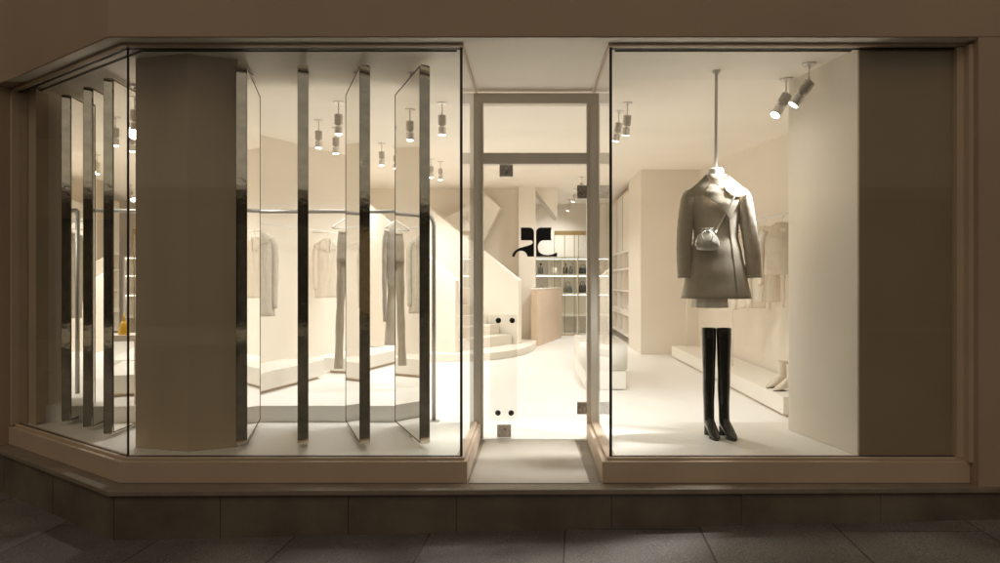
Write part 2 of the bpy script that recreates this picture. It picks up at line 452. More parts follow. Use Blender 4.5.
# stone step
step = thing('stone_step', 'worn grey brown stone step running under the whole shop front', 'step')
bm = NB()
prism(bm, [(-2.43, -0.215), (7, -0.095), (7, 0.5), (0.60, 0.5), (0.60, 1.035), (-0.55, 1.035), (-0.55, 0.5), (-2.2, 0.5), (-3.7, 1.6), (-5.5, 2.6), (-5.5, 2.02), (-3.80, 0.74)], -0.170, -0.1395, 0.006)
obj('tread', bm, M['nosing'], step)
bm = NB()
xs = [-2.41, -1.80, -1.06, -0.435, 0.47, 1.23, 2.05, 2.9, 3.8, 7]
def fy(x): return -0.19 + (x+2.41)*0.0127
for a, c in zip(xs[:-1], xs[1:]):
    a2, c2 = a+0.0012, c-0.0012
    prism(bm, [(a2, fy(a2)), (c2, fy(c2)), (c2, 0.3), (a2, 0.3)], -0.52, -0.1705, 0.002)
def lerp2(p, q, t): return (p[0]+(q[0]-p[0])*t, p[1]+(q[1]-p[1])*t)
A_, B_ = (-2.415, -0.185), (-3.79, 0.77)
for i in range(2):
    u, v = lerp2(A_, B_, i*0.5+0.002), lerp2(A_, B_, i*0.5+0.498)
    prism(bm, [u, (u[0]+0.2, u[1]+0.3), (v[0]+0.2, v[1]+0.3), v], -0.60, -0.1705, 0.004)
u, v = (-3.795, 0.775), (-5.5, 2.06)
prism(bm, [u, (u[0]+0.2, u[1]+0.3), (v[0]+0.2, v[1]+0.3), v], -0.60, -0.1705, 0.004)
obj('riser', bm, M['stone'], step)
bm = NB(); prism(bm, [(-0.372, -0.07), (0.350, -0.07), (0.330, 1.036), (-0.350, 1.036)], -0.1392, -0.134)
obj('entrance_slab', bm, M['mat'], step)

# ------------------------------------------------------------------ shop interior shell
bm = NB()
prism(bm, [(-3.9, 1.032), (2.9, 1.032), (2.9, 12.2), (-3.9, 12.2)], FL-0.05, FL)
structure('shop_floor', bm, M['floor'])
bm = NB()
prism(bm, [facet(-0.031, LEN-0.03), corner(-0.031), (-0.4525, 0.031), (-0.4525, 1.031), (-3.86, 1.031)], -0.125, 0.0)
structure('display_floor', bm, M['dfloor'])
bm = NB()
prism(bm, [(0.516, 0.031), (2.60, 0.031), (2.60, 1.031), (0.516, 1.031)], -0.125, 0.0)
structure('display_floor', bm, M['dfloor'])
# ceiling, gently rising towards the back
bm = NB()
fr = [facet(0.128, 4.0), corner(0.128), (2.9, -0.128)]
v = [bm.verts.new((x, y, ZC)) for x, y in fr]
v1 = bm.verts.new((2.9, 0.7, ZC)); v2 = bm.verts.new((-6, 0.7, ZC)); 
bm.free(); bm = NB()
def cv(x, y): return bm.verts.new((x, y, ceil_z(y)))
cA, cB = corner(0.128), facet(0.128, 1.2)
bm.faces.new([cv(*cA), cv(2.9, -0.128), cv(2.9, 0.7), cv(facet(0.128, 1.45)[0], 0.7), cv(*cB)])
bm.faces.new([cv(facet(0.128, 1.45)[0], 0.7), cv(2.9, 0.7), cv(2.9, 2.3), cv(-6.0, 2.3)])
bm.faces.new([cv(-6.0, 2.3), cv(2.9, 2.3), cv(2.9, 7.0), cv(-6.0, 7.0)])
bm.faces.new([cv(-6.0, 7.0), cv(2.9, 7.0), cv(2.9, 12.2), cv(-6.0, 12.2)])
bmesh.ops.remove_doubles(bm, verts=bm.verts[:], dist=0.001)
structure('ceiling', bm, M['ceiling'])

def wall_strip(name, pts, th, z0=FL-0.02, z1=2.97):
    """free wall along a polyline, thickness to the left of travel"""
    b = NB()
    for (x0, y0), (x1, y1) in zip(pts[:-1], pts[1:]):
        d = Vector((x1-x0, y1-y0)).normalized(); n_ = Vector((-d.y, d.x))*th
        prism(b, [(x0, y0), (x1, y1), (x1+n_.x, y1+n_.y), (x0+n_.x, y0+n_.y)], z0, z1)
    return structure(name, b, M['wall'])
wall_strip('left_wall', [(-3.90, 1.06), (-3.70, 1.035), (-3.70, 2.05), (-3.02, 3.0), (-2.36, 5.70), (-3.75, 5.72), (-3.75, 12.0)], 0.12)
wall_strip('back_wall', [(-3.75, 11.95), (2.85, 11.95)], 0.12)
wall_strip('right_wall', [(2.75, 12.0), (2.75, 0.98)], 0.12)
# right-hand return of the window: pale side wall, front face with its shade put into the colour
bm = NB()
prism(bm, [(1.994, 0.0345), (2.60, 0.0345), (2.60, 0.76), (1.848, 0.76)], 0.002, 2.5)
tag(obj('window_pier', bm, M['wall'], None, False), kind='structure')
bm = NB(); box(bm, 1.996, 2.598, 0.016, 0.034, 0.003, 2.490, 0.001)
structure('pier_shade_panel', bm, M['taupe'])  # dark sheet that colours in the shade on the pier front
# left end return
bm = NB()
e0, e1 = facet(-0.055, LEN-0.004), facet(-0.055, LEN-0.14)
prism(bm, [e0, e1, (e1[0]-0.02, e1[1]+0.16), (-3.95, 1.05)], 0.002, 2.498)
structure('window_return_wall', bm, M['pillar'])
# canted pillar inside the left window
bm = NB()
prism(bm, [(-2.155, 0.145), (-1.890, 0.265), (-2.16, 0.80), (-2.46, 0.80), (-2.540, 0.245)], 0.001, 2.499, 0.004)
tag(obj('pillar', bm, M['pillar']), kind='structure')
# deep room block on the right
bm = NB()
prism(bm, [(1.80, 7.03), (2.76, 7.03), (2.76, 8.42), (1.80, 8.42)], FL, 2.93, 0.004)
tag(obj('partition_wall', bm, M['wall']), kind='structure')
bm = NB()
prism(bm, [(-0.235, 8.9), (0.085, 8.9), (0.085, 9.3), (-0.235, 9.3)], FL, 2.93, 0.004)
tag(obj('column', bm, M['wall']), kind='structure')

# ------------------------------------------------------------------ pivoting mirror panels
G_M = 'pivoting mirror panels in the window'
def mirror_panel(label, x, y, ang, first=[]):
    if not first:
        t = thing('mirror_panel', label, 'mirror', (x, y, 0), R(ang), G_M)
        b = NB(); box(b, -0.0275, 0.0275, 0, 0.75, 0.03, 2.45, 0.002)
        obj('panel_frame', b, M['steel'], t)
        for s in (-1, 1):
            b = NB(); xx = s*0.0280
            box(b, min(xx, xx+s*0.003), max(xx, xx+s*0.003), 0.006, 0.744, 0.036, 2.444)
            obj('mirror_sheet', b, M['mirror'], t)
        for s in (-1, 1):
            b = NB(); xx = s*0.0312
            def rb(y0, y1, z0, z1): box(b, min(xx, xx+s*0.002), max(xx, xx+s*0.002), y0, y1, z0, z1)
            rb(0.006, 0.744, 2.436, 2.444); rb(0.006, 0.744, 0.036, 0.044); rb(0.736, 0.744, 0.0441, 2.4359); rb(0.006, 0.012, 0.0441, 2.4359)
            obj('mirror_rim', b, M['rim'], t)
        b = NB(); lathe(b, [(0.001, 0.0005), (0.02, 0.0005), (0.02, 0.006), (0.011, 0.008), (0.011, 0.0298), (0.001, 0.0298)], 16, 0, 0.36)
        obj('pivot', b, M['chrome'], t)
        b = NB(); lathe(b, [(0.001, 2.4502), (0.013, 2.4502), (0.013, 2.487), (0.03, 2.489), (0.03, 2.4985), (0.001, 2.4985)], 16, 0, 0.36)
        obj('pivot', b, M['chrome'], t)
        first.append(t)
    else:
        t = copy_tree(first[0]); t.location = (x, y, 0); t.rotation_euler = (0, 0, R(ang)); t['label'] = label
    return t
mirror_panel('tall mirror panel standing right beside the brown pillar', -1.848, 0.22, 15.5)
mirror_panel('tall mirror panel seen edge-on, next right after the one by the pillar', -1.455, 0.22, 18.6)
mirror_panel('tall mirror panel reflecting trousers, second from the entrance', -1.060, 0.22, 22.0)
mirror_panel('tall mirror panel nearest the entrance with widest view of its mirrored face', -0.677, 0.22, 23.5)
mirror_panel('leftmost mirror panel in the canted bay, farthest back', -3.44, 0.91, 9.5)
mirror_panel('middle mirror panel of the three in the canted bay', -3.15, 0.71, 6.5)
mirror_panel('mirror panel in the canted bay just left of the brown pillar', -2.874, 0.50, 3.5)

# ------------------------------------------------------------------ platform and benches left
bm = NB()
prism(bm, [(-3.70, 1.034), (-0.92, 1.034), (-1.52, 5.6), (-2.40, 5.6), (-3.05, 3.0), (-3.70, 2.06)], FL+0.001, 0.125, 0.004)
tag(obj('display_platform', bm, M['floor']), 'low white platform stepping up behind the pivoting mirror panels', 'platform')
def low_bench(name, label, x, y, ang, w, l, z0, h, group=None):
    t = thing(name, label, 'bench', (x, y, z0), R(ang), group)
    b = NB(); box(b, -w, 0, 0, l, 0.028, h, 0.006)
    obj('top_block', b, M['white'], t)
    b = NB(); box(b, -w+0.04, -0.045, 0.05, l-0.03, 0.0005, 0.0275)
    obj('plinth', b, M['counter'], t)
    return t
low_bench('display_bench', 'long low white bench on the platform, nearer of the two behind the mirror panels', -2.27, 1.42, -13, 0.42, 1.12, 0.1255, 0.178, 'low white display benches')
low_bench('display_bench', 'low white bench on the platform behind the hanging trousers, reaching further back', -1.78, 2.78, -15, 0.36, 1.75, 0.1255, 0.155, 'low white display benches')
low_bench('display_bench', 'long low cream bench along the right wall carrying pale ankle boots', 2.73, 1.86, 0, 0.51, 4.75, FL, 0.18, 'low white display benches')

# upholstered bench
t = thing('upholstered_bench', 'white upholstered block bench in the middle of the shop floor behind the door', 'bench', (0.82, 3.35, FL))
b = NB(); box(b, -0.225, 0.225, 0.015, 1.6, 0.012, 0.218, 0.012); obj('base', b, M['vinyl'], t)
b = NB(); box(b, -0.24, 0.24, 0.0, 1.62, 0.222, 0.485, 0.03, 4); obj('cushion', b, M['vinyl'], t, True)
b = NB(); box(b, -0.20, 0.20, 0.05, 1.57, 0.0005, 0.0115); obj('foot_plate', b, M['counter'], t)

# ------------------------------------------------------------------ staircase
st = thing('staircase', 'white winding staircase with solid side walls and rounded bottom step', 'staircase', (0, 0, 0))
u = Vector((-0.84, 0.545, 0)); w = Vector((0.545, 0.84, 0))
A = Vector((-1.15, 6.2, FL))
b = NB()
arc = []
for k in range(25):
    a = R(-150 + 152*k/24)
    arc.append((-0.95 + 1.02*math.cos(a) + 0.0, 7.3 + 1.28*math.sin(a)))
base_pts = [(-2.3, 6.1)] + [(p[0], p[1]) for p in arc if True] + [(0.10, 8.6), (-0.4, 8.85), (-2.6, 8.85)]
prism(b, [(-2.3, 6.30), (-1.75, 6.06), (-1.35, 5.98), (-0.95, 6.02), (-0.62, 6.18), (-0.34, 6.50), (-0.12, 6.95), (0.02, 7.5), (0.10, 8.1), (0.10, 8.6), (-0.3, 8.85), (-2.6, 8.85)], FL+0.0005, FL+0.115, 0.006)
obj('base_step', b, M['stair'], st)
rise, run, width = 0.165, 0.27, 1.72
for k in range(9):
    b = NB()
    s0 = 0.10 + k*run
    P0 = A + u*s0 + w*0.10; P1 = P0 + w*(width-0.16); P2 = P1 + u*(run+ (0.02)); P3 = P0 + u*(run+0.02)
    zt = FL + 0.115 + rise*(k+1)
    prism(b, [(p.x, p.y) for p in (P0, P1, P2, P3)], max(FL+0.1155, zt-0.45), zt, 0.005)
    obj('step', b, M['stair'], st)
def balustrade(P, L):
    zb = FL+0.116; slope = rise/run
    top0 = P.z + 1.12
    pts = [Vector((P.x, P.y, zb)), P + u*L + Vector((0, 0, max(0, L*slope-0.3))), ]
    e = P + u*L
    poly = [(P.x, P.y, zb), (P.x, P.y, 1.09), (e.x, e.y, 1.09+L*0.67), (e.x, e.y, zb)]
    b = NB(); prism_dir(b, poly, w*0.09, 0.004)
    obj('balustrade', b, M['stair'], st)
balustrade(A, 2.55)
balustrade(A + w*width, 2.2)
b = NB()
d_ = 13.1
prism_dir(b, [at(380, 252, d_), at(487, 195, d_), at(500.5, 207, d_), at(484, 238, d_), at(440, 300, d_), at(380, 330, d_)], (0.02, 0.14, 0), 0.004)
obj('upper_balustrade', b, M['stair'], st)
b = NB()
prism_dir(b, [at(520, 170, 13.3), at(535, 178, 13.3), at(558, 187.5, 13.3), at(556.5, 217, 13.3), at(536, 190, 13.3), at(520, 176, 13.3)], (0.0, 0.9, 0), 0.004)
obj('upper_flight', b, M['stair'], st)
b = NB()
prism(b, [(-3.74, 9.3), (-0.24, 9.3), (-0.24, 9.42), (-3.74, 9.42)], FL, 2.93)
tag(obj('stair_wall', b, M['wall']), kind='structure')

# counter
b = NB(); prism(b, [(0.125, 8.4), (0.655, 10.38), (0.46, 10.43), (0.02, 8.75), (0.0, 8.43)], FL+0.0005, 0.92, 0.006)
t = thing('counter', 'blush beige counter block beside the staircase foot', 'counter')
obj('body', b, M['counter'], t)
b = NB(); prism(b, [(0.128, 8.392), (0.662, 10.386), (0.455, 10.44), (0.013, 8.76), (-0.008, 8.425)], 0.9205, 0.938, 0.003)
obj('counter_top', b, M['white'], t)

# ------------------------------------------------------------------ small goods
def make_bag(name, label, cat, m, loc, w_, d__, h, rz=0.0, group=None, handle=True, soft=0.35):
    t = thing(name, label, cat, loc, rz, group)
    b = NB(); n = 20; rings = []
    for k in range(7):
        f = k/6
        sc = (0.90 + 0.22*math.sin(math.pi*(f*0.8+0.1)))*(1-0.28*f)
        rings.append([Vector((math.copysign(abs(math.cos(a))**0.6, math.cos(a))*w_/2*sc, math.copysign(abs(math.sin(a))**0.6, math.sin(a))*d__/2*sc*(1-0.35*f), h*f)) for a in [2*math.pi*i/n for i in range(n)]])
    loft(b, rings); obj('body', b, m, t, True)
    if handle:
        b = NB()
        tube(b, [(math.cos(a)*w_*0.26, 0, h*0.95 + math.sin(a)*h*0.55) for a in [math.pi*i/12 for i in range(13)]], 0.006, 8)
        obj('handle', b, m, t, True)
    return t
def make_bottle(label, m, loc, r, h, group):
    t = thing('bottle', label, 'bottle', loc, 0, group)
    b = NB(); lathe(b, [(0.001, 0), (r, 0), (r*1.05, h*0.2), (r, h*0.6), (r*0.45, h*0.72), (r*0.4, h*0.85)], 18); obj('body', b, m, t, True)
    b = NB(); lathe(b, [(0.001, h*0.8505), (r*0.5, h*0.8505), (r*0.5, h), (0.001, h)], 16); obj('cap', b, M['dark'], t)
    return t

# back shelves
sh = thing('shelving_unit', 'white open display shelves with dark bags against the back wall', 'shelves', (0, 11.0, FL))
zs = [0.0005, 0.42, 0.90, 1.32, 1.70]
for z in zs:
    b = NB(); box(b, 0.09, 1.75, 0.0, 0.36, z, z+0.045, 0.003)
    o = obj('shelf', b, M['white'], sh)
    if z > 0.5:
        b = NB(); box(b, 0.12, 1.72, 0.03, 0.045, z-0.008, z-0.0005); obj('strip_light', b, M['strip'], o)
for x in (0.09, 0.385, 0.68, 1.02, 1.38, 1.72):
    for z0_, z1_ in zip(zs[:-1], zs[1:]):
        b = NB(); box(b, x, x+0.028, 0.002, 0.358, z0_+0.0455, z1_-0.0005)
        obj('divider', b, M['white'], sh)
b = NB(); box(b, 0.09, 1.75, 0.361, 0.375, 0.0, 1.745); obj('back_panel', b, M['white'], sh)
gb = 'bags and bottles on the back shelves'
S1, S2 = FL+1.3655, FL+0.9455
make_bottle('dark bottle on the upper back shelf, leftmost compartment', M['olive'], (0.22, 11.14, S1), 0.055, 0.24, gb)
make_bag('handbag', 'pale little bag on the upper back shelf, second compartment', 'bag', M['silver'], (0.53, 11.14, S1), 0.17, 0.10, 0.15, 0, gb)
make_bottle('tall dark bottle on the upper back shelf in the third compartment', M['dark'], (0.77, 11.12, S1), 0.05, 0.24, gb)
make_bottle('short dark bottle beside a taller one on the upper back shelf', M['olive'], (0.89, 11.14, S1), 0.05, 0.18, gb)
make_bag('handbag', 'dark bag heaped on the upper back shelf, right of the bottles', 'bag', M['dark'], (1.17, 11.14, S1), 0.24, 0.13, 0.14, 0, gb)
make_bag('handbag', 'small black ring-handled bag on the lower back shelf just above the counter', 'bag', M['dark'], (0.23, 11.12, S2), 0.15, 0.10, 0.10, 0, gb)
make_bag('handbag', 'grey bag with round handle on the lower back shelf, third compartment', 'bag', M['olive'], (0.83, 11.12, S2), 0.20, 0.12, 0.16, 0, gb)
make_bag('handbag', 'large dark bag with white hoop on the lower back shelf at right', 'bag', M['dark'], (1.16, 11.12, S2), 0.22, 0.12, 0.17, 0, gb)
make_bag('handbag', 'pale bag with tall hoop handle on the lower back shelf near the door post', 'bag', M['silver'], (1.30, 11.20, S2), 0.20, 0.08, 0.22, 0, gb)

# glazed wardrobe in front of the shelves
gc = thing('glass_cabinet', 'tall glass-doored cabinet with bronze crown at the back of the shop', 'cabinet', (0, 10.55, FL))
b = NB(); box(b, 0.50, 1.36, 0, 0.06, 2.20, 2.29, 0.004); obj('crown', b, M['brass'], gc)
b = NB()
for x in (0.50, 0.72, 0.93, 1.02, 1.20, 1.345):
    box(b, x, x+0.014, 0.01, 0.035, 0.05, 2.1995)
box(b, 0.50, 1.36, 0.01, 0.04, 0.03, 0.0495)
obj('door_frame', b, M['brass'], gc)
b = NB(); box(b, 0.515, 1.345, 0.020, 0.026, 0.0505, 2.199); obj('glass_door', b, M['glass'], gc)

# side cabinet with shelves on the right
sc_ = thing('wall_cabinet', 'tall cream built-in cabinet with open niches on the right behind the bench', 'cabinet', (1.80, 8.43, FL))
b = NB()
box(b, 0.0, 0.34, 0.0, 2.5, 1.80, 2.86, 0.003)
obj('upper_door', b, M['wall'], sc_)
for z in (0.16, 0.55, 1.00, 1.42, 1.76):
    b = NB(); box(b, 0.0, 0.34, 0.003, 2.5, z, z+0.035 if z != 0.55 else z+0.10, 0.003)
    obj('shelf', b, M['white'], sc_)
for y in (0.003, 0.80, 1.62, 2.46):
    for z0_, z1_ in ((0.1955, 0.5495), (0.6505, 0.9995), (1.0355, 1.4195), (1.4555, 1.7595)):
        b = NB(); box(b, 0.004, 0.338, y, y+0.03, z0_, z1_)
        obj('divider', b, M['wall'], sc_)
b = NB(); box(b, 0.345, 0.36, 0.0, 2.5, 0, 2.86); obj('back_panel', b, M['wall'], sc_)
b = NB(); box(b, -0.012, 0.34, 0.0, 2.5, 2.8605, 2.895); obj('cornice', b, M['counter'], sc_)
for y in (0.80, 1.64):
    b = NB(); box(b, -0.004, -0.0005, y, y+0.012, 1.80, 2.86); obj('door_gap', b, M['slot'], sc_)
gs = 'bags in the side cabinet niches'
for i, (yy, zz, m_, lab, w_, h_) in enumerate([
    (0.42, 1.036, 'yellow', 'mustard bag in the top niche of the side cabinet', 0.26, 0.17),
    (1.20, 1.036, 'olive', 'olive bag in the top niche of the side cabinet, further back', 0.24, 0.16),
    (0.35, 0.651, 'rust', 'rust red bag in the middle niche of the side cabinet', 0.20, 0.18),
    (0.62, 0.651, 'silver', 'pale bag beside the rust one in the middle niche', 0.20, 0.15),
    (1.25, 0.651, 'olive', 'grey bag deeper in the middle niche of the side cabinet', 0.22, 0.17),
    (0.40, 0.196, 'rust', 'rust brown pouch in the lowest niche of the side cabinet', 0.18, 0.16),
    (1.10, 0.196, 'cream', 'cream pouch in the lowest niche of the side cabinet', 0.20, 0.15)]):
    make_bag('handbag', lab, 'bag', M[m_], (1.80+0.13, 8.43+yy, FL+zz), w_, 0.16, h_, R(80), gs, handle=(i % 2 == 0))
# goods on the left benches
pl = thing('side_table', 'small white table behind the brown pillar carrying a yellow bag', 'table', (-2.58, 1.22, 0.1255))
b = NB(); box(b, -0.17, 0.17, -0.13, 0.13, 0.485, 0.53, 0.005); obj('top', b, M['white'], pl)
for lx in (-0.155, 0.155):
    for ly in (-0.115, 0.115):
        b = NB(); box(b, lx-0.01, lx+0.01, ly-0.01, ly+0.01, 0.0005, 0.4848); obj('leg', b, M['whitemetal'], pl)
make_bag('handbag', 'bright yellow bag on the small white table, seen in the bay mirror', 'bag', M['yellow'], (-2.60, 1.21, 0.656), 0.14, 0.08, 0.10, R(60))

# ------------------------------------------------------------------ shoes
def boot_mesh(h, rt, ra, foot):
    """one continuous boot, toe towards -y; h shaft top, rt/ra top/ankle radius"""
    b = NB(); n = 24
    lip = [(0.0, h-0.07, 0, rt*0.90, rt*0.95), (0.0, h-0.006, 0, rt*0.93, rt*0.98), (0.0, h, 0, rt*0.95, rt*1.0), (0.0, h, 0, rt*0.985, rt*1.035), (0.0, h-0.006, 0, rt, rt*1.05)]
    prof = lip + [(0.0, h*0.86, 0, rt*0.98, rt*1.02), (0.002, h*0.62, 0, rt*0.86, rt*0.92)] if h > 0.4 else lip
    if h > 0.4:
        prof += [(0.0, h*0.56, 0, rt*0.82, rt*0.90), (0.005, h*0.42, 0, rt*0.84, rt*0.95), (0.005, h*0.30, 0, rt*0.72, rt*0.82), (0.0, 0.17, 0, ra*1.02, ra*1.12)]
    else:
        prof += [(0.0, h*0.7, 0, ra*1.02, ra*1.15)]
    f = foot
    q = f/0.2
    prof += [(0.0, 0.128, 0, ra, ra*1.18), (-0.004*q, 0.103, 14, ra*1.0, 0.049), (-0.012*q, 0.087, 32, ra*1.0, 0.056),
             (-0.036*q, 0.079, 55, ra*0.97, 0.044), (-0.075*q, 0.060, 71, ra*0.98, 0.037), (-0.115*q, 0.037, 82, ra*1.0, 0.030),
             (-0.145*q, 0.0255, 87, ra*0.95, 0.022), (-0.170*q, 0.0185, 90, ra*0.76, 0.0155), (-0.188*q, 0.0135, 90, ra*0.48, 0.010), (-0.197*q, 0.011, 90, ra*0.2, 0.006)]
    rings = []
    for (y, z, til, rx, ry) in prof:
        c, s = math.cos(R(til)), math.sin(R(til))
        ring_ = []
        for k in range(n):
            a = 2*math.pi*k/n
            lx, ly = rx*math.cos(a), ry*math.sin(a)
            # local (x, forward-back) plane tilted forward about x
            ring_.append(Vector((lx, y + ly*c, z - ly*s)))
        rings.append(ring_)
    loft(b, rings)
    return b
def make_boot(name, label, m, loc, rz, h, rt, ra, foot, group):
    t = thing(name, label, 'boot', loc, rz, group)
    o = obj('upper', boot_mesh(h, rt, ra, foot), m, t, True)
    s = o.modifiers.new('s', 'SUBSURF'); s.levels = 1; s.render_levels = 2
    b = NB(); rings = []
    for z, k in ((0.001, 0.86), (0.03, 0.84), (0.056, 0.86), (0.078, 0.70)):
        rings.append([Vector((ra*0.92*k*math.cos(a), 0.016+0.027*k*math.sin(a)*1.0, z)) for a in [2*math.pi*i/16 for i in range(16)]])
    loft(b, rings); obj('heel', b, M['sole'] if m is not M['patent'] else m, t)
    b = NB()
    out = []
    for k in range(24):
        a = 2*math.pi*k/24
        yy = -0.62*foot + 0.33*foot*math.sin(a)
        ww = ra*0.86*math.cos(a)*(1.0 if math.sin(a) > -0.2 else 0.80)
        out.append((ww, yy))
    prism(b, out, 0.0005, 0.0055); obj('sole', b, M['sole'], t)
    return t
make_boot('tall_boot', 'glossy black thigh-high boot on the display floor, left of the pair', M['patent'], (1.235, 0.60, 0), R(3), 0.745, 0.050, 0.036, 0.19, 'black thigh-high boots')
make_boot('tall_boot', 'glossy black thigh-high boot on the display floor, right of the pair', M['patent'], (1.335, 0.585, 0), R(8), 0.745, 0.051, 0.036, 0.19, 'black thigh-high boots')
make_boot('ankle_boot', 'cream pointed ankle boot on the long bench, nearer of the pair', M['cream'], (2.43, 2.22, 0.051), R(-76), 0.25, 0.048, 0.036, 0.20, 'cream ankle boots on the bench')
make_boot('ankle_boot', 'cream pointed ankle boot on the long bench, partly behind the other', M['cream'], (2.42, 2.42, 0.051), R(-70), 0.25, 0.048, 0.036, 0.20, 'cream ankle boots on the bench')

# ------------------------------------------------------------------ clothes
def ring(rx, ry, z, n=40, cx=0, cy=0, fold=0.0, kf=7, ph=0.0, sq=0.85):
    out = []
    for i in range(n):
        a = 2*math.pi*i/n
        ca, sa = math.cos(a), math.sin(a)
        k = 1 + fold*math.sin(kf*a+ph)
        out.append(Vector((cx + math.copysign(abs(ca)**sq, ca)*rx*k, cy + math.copysign(abs(sa)**sq, sa)*ry*k, z)))
    return out
def interp(tab, z):
    tab = sorted(tab)
    if z <= tab[0][0]: return tab[0][1:]
    for a, c in zip(tab[:-1], tab[1:]):
        if a[0] <= z <= c[0]:
            f = (z-a[0])/(c[0]-a[0]); f = f*f*(3-2*f)*0.5 + f*0.5
            return tuple(a[i]+(c[i]-a[i])*f for i in range(1, len(a)))
    return tab[-1][1:]
def body_mesh(tab, n=28, fold=0.0, kf=7, ph=0.0):
    b = NB(); z0, z1 = min(t[0] for t in tab), max(t[0] for t in tab)
    rings = []
    for k in range(n+1):
        z = z0 + (z1-z0)*k/n
        rx, ry = interp(tab, z)[:2]
        rings.append(ring(rx, ry, z, fold=fold*(1-k/n)**0.7, kf=kf, ph=ph + 0.6*k/n))
    loft(b, rings, True, True)
    return b
def front_y(tab):
    def f(x, z):
        rx, ry = interp(tab, z)[:2]
        q = min(0.985, abs(x)/max(rx, 0.001))
        return -ry*max(0.05, (1-q**(2/0.85)))**(0.85/2)
    return f

# -- displayed coat on a hanging bust
bust = thing('hanging_bust', 'white bust form hung from the ceiling on a slim pole in the right window', 'mannequin', (1.255, 0.50, 0))
b = NB(); tube(b, [(0.0, 0, 1.835), (0.004, 0, 2.4985)], 0.011, 14); lathe(b, [(0.001, 2.480), (0.026, 2.480), (0.026, 2.4988), (0.001, 2.4988)], 20, 0.004, 0)
obj('pole', b, M['whitemetal'], bust, True)
b = NB(); loft(b, [ring(0.070, 0.062, 1.70, 28), ring(0.060, 0.055, 1.745, 28), ring(0.052, 0.050, 1.79, 28), ring(0.051, 0.049, 1.822, 28), ring(0.044, 0.042, 1.834, 28)])
obj('neck', b, M['whitemetal'], bust, True)
b = NB(); loft(b, [ring(0.10, 0.06, 1.30, 24), ring(0.125, 0.075, 1.50, 24), ring(0.13, 0.075, 1.62, 24), ring(0.07, 0.06, 1.70, 24)])
obj('torso', b, M['whitemetal'], bust, True)

ct = thing('coat', 'taupe wool coat with wide collar displayed in the right window', 'coat', (1.255, 0.50, 0), R(-9))
TAB = [(0.952, 0.232, 0.150), (1.10, 0.205, 0.136), (1.25, 0.172, 0.120), (1.37, 0.146, 0.106), (1.48, 0.152, 0.109), (1.58, 0.168, 0.108), (1.655, 0.176, 0.094), (1.695, 0.168, 0.078), (1.715, 0.140, 0.068), (1.740, 0.095, 0.060), (1.765, 0.070, 0.056)]
o = obj('body', body_mesh(TAB, 36, 0.02, 5, 0.8), M['coat'], ct, True)
fy_ = front_y(TAB)
for s, pts in ((-1, [(-0.148, 0.0, 1.682), (-0.176, 0.0, 1.625), (-0.196, -0.003, 1.50), (-0.208, -0.010, 1.38), (-0.212, -0.026, 1.24), (-0.206, -0.040, 1.095)]),
               (1, [(0.148, 0.0, 1.682), (0.178, 0.0, 1.625), (0.202, 0.0, 1.50), (0.222, -0.004, 1.38), (0.238, -0.016, 1.24), (0.246, -0.028, 1.095)])):
    b = NB(); p = bez(pts, 6); m_ = len(p)
    tube(b, p, [0.038 + 0.018*math.sin(min(1, i/m_*5)*math.pi/2) - 0.008*max(0, (i/m_-0.2)) + 0.0008*math.sin(i*2.1+s) for i in range(m_)], 24, 1.25)
    obj('sleeve', b, M['coat'], ct, True)
    b = NB()
    e = p[-1]; tube(b, [e+Vector((0, 0, 0.018)), e+Vector((0, 0, -0.002))], [0.0515, 0.0515], 24, 1.25); obj('cuff', b, M['coat'], ct, True)
b = NB()
def col_y(x, z): return -(interp(TAB, z)[1] + 0.012)*(1 - (x/0.27)**2)
patch(b, [(-0.072, 1.785), (-0.115, 1.738), (-0.192, 1.676), (-0.204, 1.648), (-0.172, 1.630), (-0.105, 1.640), (-0.064, 1.668), (-0.046, 1.72)], col_y, 0.012, 0.008)
obj('collar_wing', b, M['coat'], ct, 'auto'); b = NB()
patch(b, [(0.020, 1.735), (0.072, 1.785), (0.115, 1.742), (0.190, 1.676), (0.200, 1.650), (0.160, 1.632), (0.110, 1.628), (0.060, 1.665)], col_y, 0.012, 0.008)
obj('collar_wing', b, M['coat'], ct, 'auto'); b = NB()
patch(b, [(0.040, 1.70), (0.085, 1.640), (0.148, 1.625), (0.128, 1.575), (0.080, 1.475), (0.062, 1.56), (0.030, 1.66)], col_y, 0.005, 0.007)
obj('lapel', b, M['coat'], ct, 'auto'); b = NB()
patch(b, [(-0.046, 1.720), (-0.092, 1.640), (-0.052, 1.612), (0.01, 1.568), (0.058, 1.500), (0.080, 1.470), (0.060, 1.57), (0.025, 1.66), (-0.010, 1.71)], lambda x, z: col_y(x, z) - 0.02*max(0, (1.72-z))/0.25, 0.020, 0.009)
obj('lapel', b, M['coat'], ct, 'auto')
b = NB()
loft(b, [ring(0.098, 0.072, 1.715, 32), ring(0.078, 0.066, 1.755, 32), ring(0.068, 0.062, 1.790, 32), ring(0.061, 0.057, 1.790, 32), ring(0.066, 0.060, 1.75, 32)], False, False)
obj('collar', b, M['coat'], ct, True)
b = NB()
patch(b, [(0.074, 1.49), (0.080, 1.49), (0.120, 1.12), (0.132, 0.955), (0.126, 0.955), (0.114, 1.12)], fy_, 0.002, 0.005, 4)
obj('placket', b, M['coat'], ct, 'auto')

dr = thing('dress', 'pale ivory dress hem showing beneath the taupe coat', 'dress', (1.215, 0.50, 0))
TABD = [(0.890, 0.118, 0.095), (1.0, 0.112, 0.090), (1.2, 0.08, 0.065), (1.3, 0.07, 0.05)]
obj('body', body_mesh(TABD, 10, 0.05, 9), M['pale'], dr, True)

